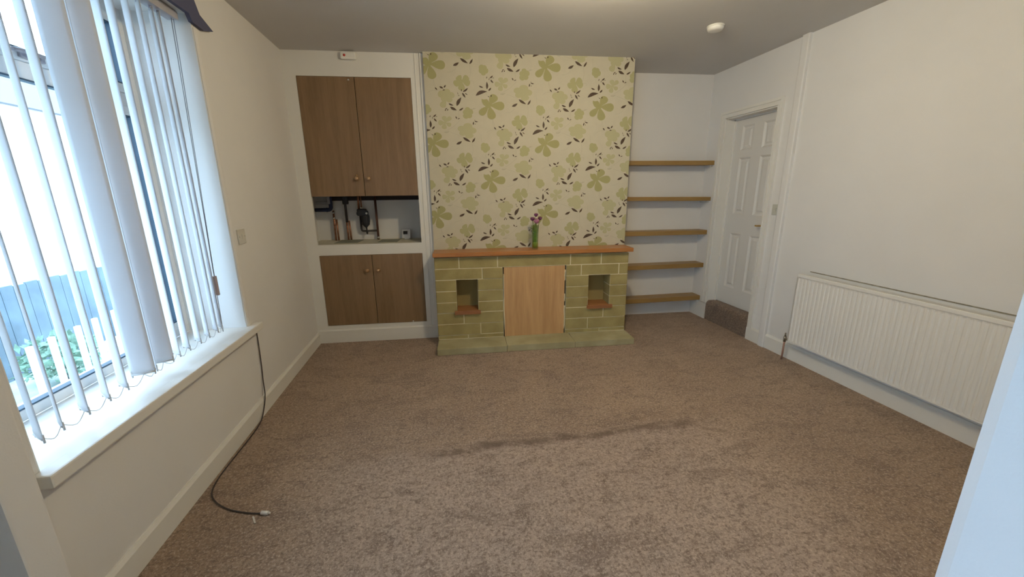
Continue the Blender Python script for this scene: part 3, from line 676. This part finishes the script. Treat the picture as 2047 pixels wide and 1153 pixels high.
for k in range(16):
    an = k*2.4; r0 = .006+.012*rf.random(); r1 = .012+.017*rf.random(); hgt = rf.uniform(.16,.235)
    a = MB(); x_, y_ = math.cos(an), math.sin(an)
    pts = [(vu+x_*r0, vv+y_*r0, vz+.05), (vu+x_*(r0+r1)/2, vv+y_*(r0+r1)/2, vz+hgt*.6), (vu+x_*r1, vv+y_*r1, vz+hgt)]
    P = smooth_path(pts, 5); a.tube(P, [.0062*(1-.7*i/(len(P)-1)) for i in range(len(P))], 6); obj('leaf_blade', a, LG if k%3 else STEMG, parent=vs)
HEADS = [(1.970,1.124,.019),(1.939,1.090,.021),(2.005,1.094,.019),(1.973,1.070,.025)]
PUR = mat('purple_petal', (.19,.045,.13), .6, var=.4, vscale=60); PINK = mat('pink_petal', (.40,.16,.28), .6)
for k, (hu, hz, r) in enumerate(HEADS):
    yy = vv-(.012 if k == 3 else 0)
    fl = MB(); fl.tube(smooth_path([(vu+(hu-vu)*.2, vv, vz+.05),(vu+(hu-vu)*.5, vv, vz+.16),(hu, yy, hz)], 5), .0022, 6); s_ = obj('flower_stem', fl, STEMG, parent=vs)
    fl = MB(); fl.ball((hu,yy,hz), r*.75, sub=2, sc_=(1,1,1.1))
    for q in range(7):
        b = q*2*math.pi/7; fl.ball((hu+math.cos(b)*r*.55, yy+math.sin(b)*r*.55, hz+r*.15), r*.5, sub=1, sc_=(.9,.9,1.3))
    h_ = obj('flower_head', fl, PINK if k == 3 else PUR, parent=s_)
a = MB(); a.ball((1.968,vv-.034,1.102), .009, sub=2); obj('flower_bud', a, mat('bud_white', (.60,.50,.45), .6), parent=vs, label='pale bud')
a = MB(); a.tube(smooth_path([(vu-.02,vv,.98),(vu-.045,vv-.002,1.0),(vu-.062,vv,1.012)], 5), .0018, 6)
for q in range(6): a.ball((vu-.045-.014*math.sin(q*2.1), vv+.004*math.cos(q*3), 1.0+.018*math.cos(q*1.7)), .007, sub=1, sc_=(1,.5,.7))
obj('sprig', a, mat('grey_sprig', (.22,.22,.20), .7), parent=vs, label='grey sprig')

# ================================================================== SHELVES (right alcove)
SF = .238; R1 = 3.824
names = ['topmost of the five oak shelves in the right alcove', 'second oak shelf from the top in the right alcove, with an offcut on it', 'middle oak shelf of the five in the right alcove', 'second oak shelf from the bottom in the right alcove', 'lowest of the five oak shelves in the right alcove, just above the carpet']
for (zt_, th_, tl), nm in zip(((1.596,.040,.0),(1.248,.037,.010),(.917,.044,.0),(.575,.045,-.008),(.222,.046,-.014)), names):
    m = MB(); a0 = 2.829
    m.cbox(a0, R1, SF, YB-.001, zt_-th_, zt_, .002)
    for i, v in enumerate(m.v): m.v[i] = (v[0], v[1], v[2]+tl*(R1-v[0]))
    sh = thing('wall_shelf', (3.33,SF,zt_-th_), nm, 'shelf', 'alcove shelves', back=True)
    obj('board', m, OAKH, parent=sh)
    for e, (ua, ub) in enumerate(((a0+.0,a0+.018),(R1-.02,R1-.002))):
        b = MB(); b.cbox(ua, ub, SF+.03, YB-.002, zt_-th_-.02+tl*(R1-ua), zt_-th_-.0005+tl*(R1-ub)*.0+(tl*(R1-ua)), .002); obj('bearer', b, WALL, parent=sh)
a = MB(); a.prism([(2.832,1.2595),(2.975,1.2585),(2.95,1.262),(2.91,1.268),(2.832,1.268)], 1, .245, .285)
obj('wood_offcut', a, mat('offcut', (.20,.13,.06), .7), base=(2.9,.25,1.2585), back=True, label='thin brown wood offcut lying on the second shelf down', cat='offcut')

# ================================================================== RADIATOR
RY0, RY1, RZ0, RZ1 = -2.62, -1.165, .165, .705
rd = thing('radiator', (W-.08,-1.9,RZ0), 'long white ribbed panel radiator low on the right wall', 'radiator')
m = MB(); xf = W-.082; zt_, zb_ = RZ1-.035, RZ0+.022; p_ = .0298; y = RY1-.012; prof = []
k = 0
while y > RY0+.015:
    prof += [(y, xf), (y-.006, xf+.0032), (y-.012, xf+.0032), (y-.018, xf)]; y -= p_
prof.append((RY0, xf)); prof.insert(0, (RY1, xf))
vsF = [(x_, yy, zz) for zz in (zb_, zt_) for yy, x_ in prof]; n = len(prof)
m.add(vsF, [(i, i+1, i+1+n, i+n) for i in range(n-1)])
flat = lambda z: [(xf, yy, z) for yy, _ in prof]
m.add([(x_,yy,zt_) for yy,x_ in prof]+flat(zt_+.008), [(i,i+1,i+1+n,i+n) for i in range(n-1)])
m.add([(x_,yy,zb_) for yy,x_ in prof]+flat(zb_-.008), [(i,i+1,i+1+n,i+n) for i in range(n-1)])
m.cbox(xf, xf+.014, RY0, RY1, zt_+.008, RZ1, .005); m.cbox(xf, xf+.014, RY0, RY1, RZ0, zb_-.008, .005)
m.box(xf+.008, xf+.014, RY0, RY1, RZ0+.003, RZ1-.003); m.box(xf, xf+.013, RY1-.003, RY1, RZ0+.01, RZ1-.01); m.box(xf, xf+.013, RY0, RY0+.003, RZ0+.01, RZ1-.01)
obj('front_panel', m, RADW, parent=rd)
for yy in (-1.35,-1.9,-2.45):
    for zz in (.22, .60): a = MB(); a.box(xf+.013, W-.003, yy-.012, yy+.012, zz, zz+.04); obj('bracket', a, RADW, parent=rd)
vlv = MB(); vlv.tube([(W-.068,RY1+.035,.175),(W-.068,RY1-.002,.175)], .0085, 12); vlv.tube([(W-.068,RY1+.035,.150),(W-.068,RY1+.035,.195)], .0095, 12); vlv.tube([(W-.068,RY1+.035,.195),(W-.068,RY1+.035,.222)], [.006,.005], 12)
v_ = obj('valve', vlv, mat('valve_metal', (.30,.27,.22), .35, metal=.9), parent=rd)
a = MB(); a.tube([(W-.068,RY1+.035,.155),(W-.068,RY1+.037,.0)], .0065, 12); obj('feed_pipe', a, mat('painted_copper', (.36,.20,.15), .5, metal=.3), parent=rd, label='copper feed pipe')
a = MB(); a.box(W-.002, W+.001, RY0, RY1-.02, .716, .723)
obj('trim_3', a, mat('grime', (.36,.32,.24), .9, var=.4, vscale=30), base=(W,-1.9,.72), kind='structure')

# ================================================================== AERIAL CABLE
cbm = thing('aerial_cable', (.03,-1.3,0), 'thin black aerial cable from the sill down to the carpet with a white plug', 'cable')
pts = [(.006,-1.112,.545),(.007,-1.115,.44),(.007,-1.125,.30),(.008,-1.14,.20),(.018,-1.17,.115),(.022,-1.22,.05),(.028,-1.30,.006),(.035,-1.45,.004),(.033,-1.62,.004),(.034,-1.768,.004),(.054,-1.872,.004),(.105,-1.942,.004),(.188,-2.001,.004),(.283,-2.038,.004),(.335,-2.05,.005)]
a = MB(); a.tube(smooth_path(pts, 8), .0032, 8); obj('cable_sheath', a, mat('cable_brown', (.045,.035,.035), .5), parent=cbm)
a = MB(); a.tube([(.333,-2.05,.008),(.362,-2.056,.008)], .0085, 14); a.tube([(.362,-2.056,.008),(.370,-2.058,.008)], .0045, 10); obj('plug', a, mat('plug_metal', (.75,.73,.70), .4, metal=.3), parent=cbm, label='white and silver aerial plug')
a = MB(); a.cbox(.30,.308,-2.10,-2.06,.0015,.005,.001)
for i, v in enumerate(a.v): a.v[i] = (v[0]+(v[1]+2.06)*-.6, v[1], v[2])
obj('cable_tie_scrap', a, mat('scrap_white', (.55,.52,.48), .6), base=(.3,-2.08,.0015), label='tiny pale plastic scrap lying on the carpet beside the plug', cat='scrap')

# ================================================================== OUTSIDE
obj('garden_ground', MB().box(-14, -.42, -9, 12, -.5, -.36), mat('garden_green', (.32,.42,.38), .95, col2=(.6,.62,.6), vscale=2.5), base=(-4,0,-.36), kind='structure')
fe = thing('garden_fence', (-2.9,1,-.36), 'dark blue-grey board fence seen through the left side of the blind', 'fence')
FB = mat('fence_paint', (.15,.21,.26), .8, var=.3, vscale=4); k = 0; y = -1.6
a = MB()
while y < 5: a.box(-2.92, -2.90, y, y+.115, -.36, .50+.012*(k%2)); y += .12; k += 1
obj('board_panel', a, FB, parent=fe)
for yy in (-1.0,.6,2.2,3.8):
    a = MB(); a.cbox(-2.99,-2.92,yy-.035,yy+.035,-.36,.56,.01); obj('post', a, FB, parent=fe)
for k, yy in enumerate((-.45,-.20,-.02,.22,.40,.62)):
    a = MB(); a.cbox(-2.02,-1.99,yy-.02,yy+.02,-.36,.20+.012*k,.006)
    obj('garden_stake', a, UPVC, base=(-2.0,yy,-.36), label='short white stake in the garden in front of the dark fence', cat='stake', group='white garden stakes')
LFM = mat('shrub_green', (.28,.45,.33), .8, var=.4, vscale=20)
def shrub(x, y, z, r, n, label, seed):
    rr = random.Random(seed); t = thing('shrub', (x,y,-.36), label, 'shrub')
    a = MB()
    for _ in range(n):
        th_ = rr.uniform(0,6.28); ph = rr.uniform(-1,1); q = r*rr.uniform(.5,1); c = Vector((x+q*math.cos(th_)*math.sqrt(1-ph*ph), y+q*math.sin(th_)*math.sqrt(1-ph*ph), z+q*ph*.8))
        u_ = Vector((rr.uniform(-1,1),rr.uniform(-1,1),rr.uniform(-.6,1))).normalized(); v_2 = u_.orthogonal().normalized(); l_ = rr.uniform(.03,.06)
        a.add([c, c+u_*l_+v_2*l_*.4, c+u_*l_*2, c+u_*l_-v_2*l_*.4], [(0,1,2,3)])
    obj('foliage', a, LFM, parent=t)
    a = MB(); a.tube([(x,y,-.36),(x,y,z)], [.02,.01], 8); obj('stem', a, DARK, parent=t)
shrub(-2.4, .45, -.12, .26, 500, 'low green shrub at the foot of the fence beyond the white stakes', 1)
shrub(-1.6, -.35, -.22, .16, 300, 'small green plant in the garden nearest the window', 2)
shrub(-3.9, .9, .45, .45, 700, 'green shrub rising behind the left of the fence', 3)
shrub(-3.6, 3.6, .55, .5, 700, 'green bush rising behind the fence right of the others', 4)
hs = thing('neighbour_house', (-9,4,-.36), 'pale rendered house across the garden seen through the blind', 'house')
obj('wall', MB().box(-10,-8.6,-3,12,-.4,3.4), mat('pale_render', (.60,.60,.60), .9, var=.12, vscale=3), parent=hs)
a = MB(); a.prism([(-10.2,3.4),(-8.4,3.4),(-9.3,4.3)], 1, -3.1, 12.1); obj('roof', a, mat('slate_roof', (.2,.2,.22), .8), parent=hs)
for yy in (1.0,3.2,5.4):
    f_ = obj('window', MB().box(-8.6,-8.57,yy,yy+.8,1.0,2.1), UPVC, parent=hs); obj('pane', MB().box(-8.57,-8.565,yy+.06,yy+.74,1.06,2.04), mat('far_glass', (.15,.18,.2), .1), parent=f_)
obj('boundary_wall', MB().box(-1.02,-.37,-.30,-.1,-.36,2.5), BLOCK, base=(-.9,-.3,-.36), back=False, label='grey block wall with white mortar seen through the right window light', cat='wall')
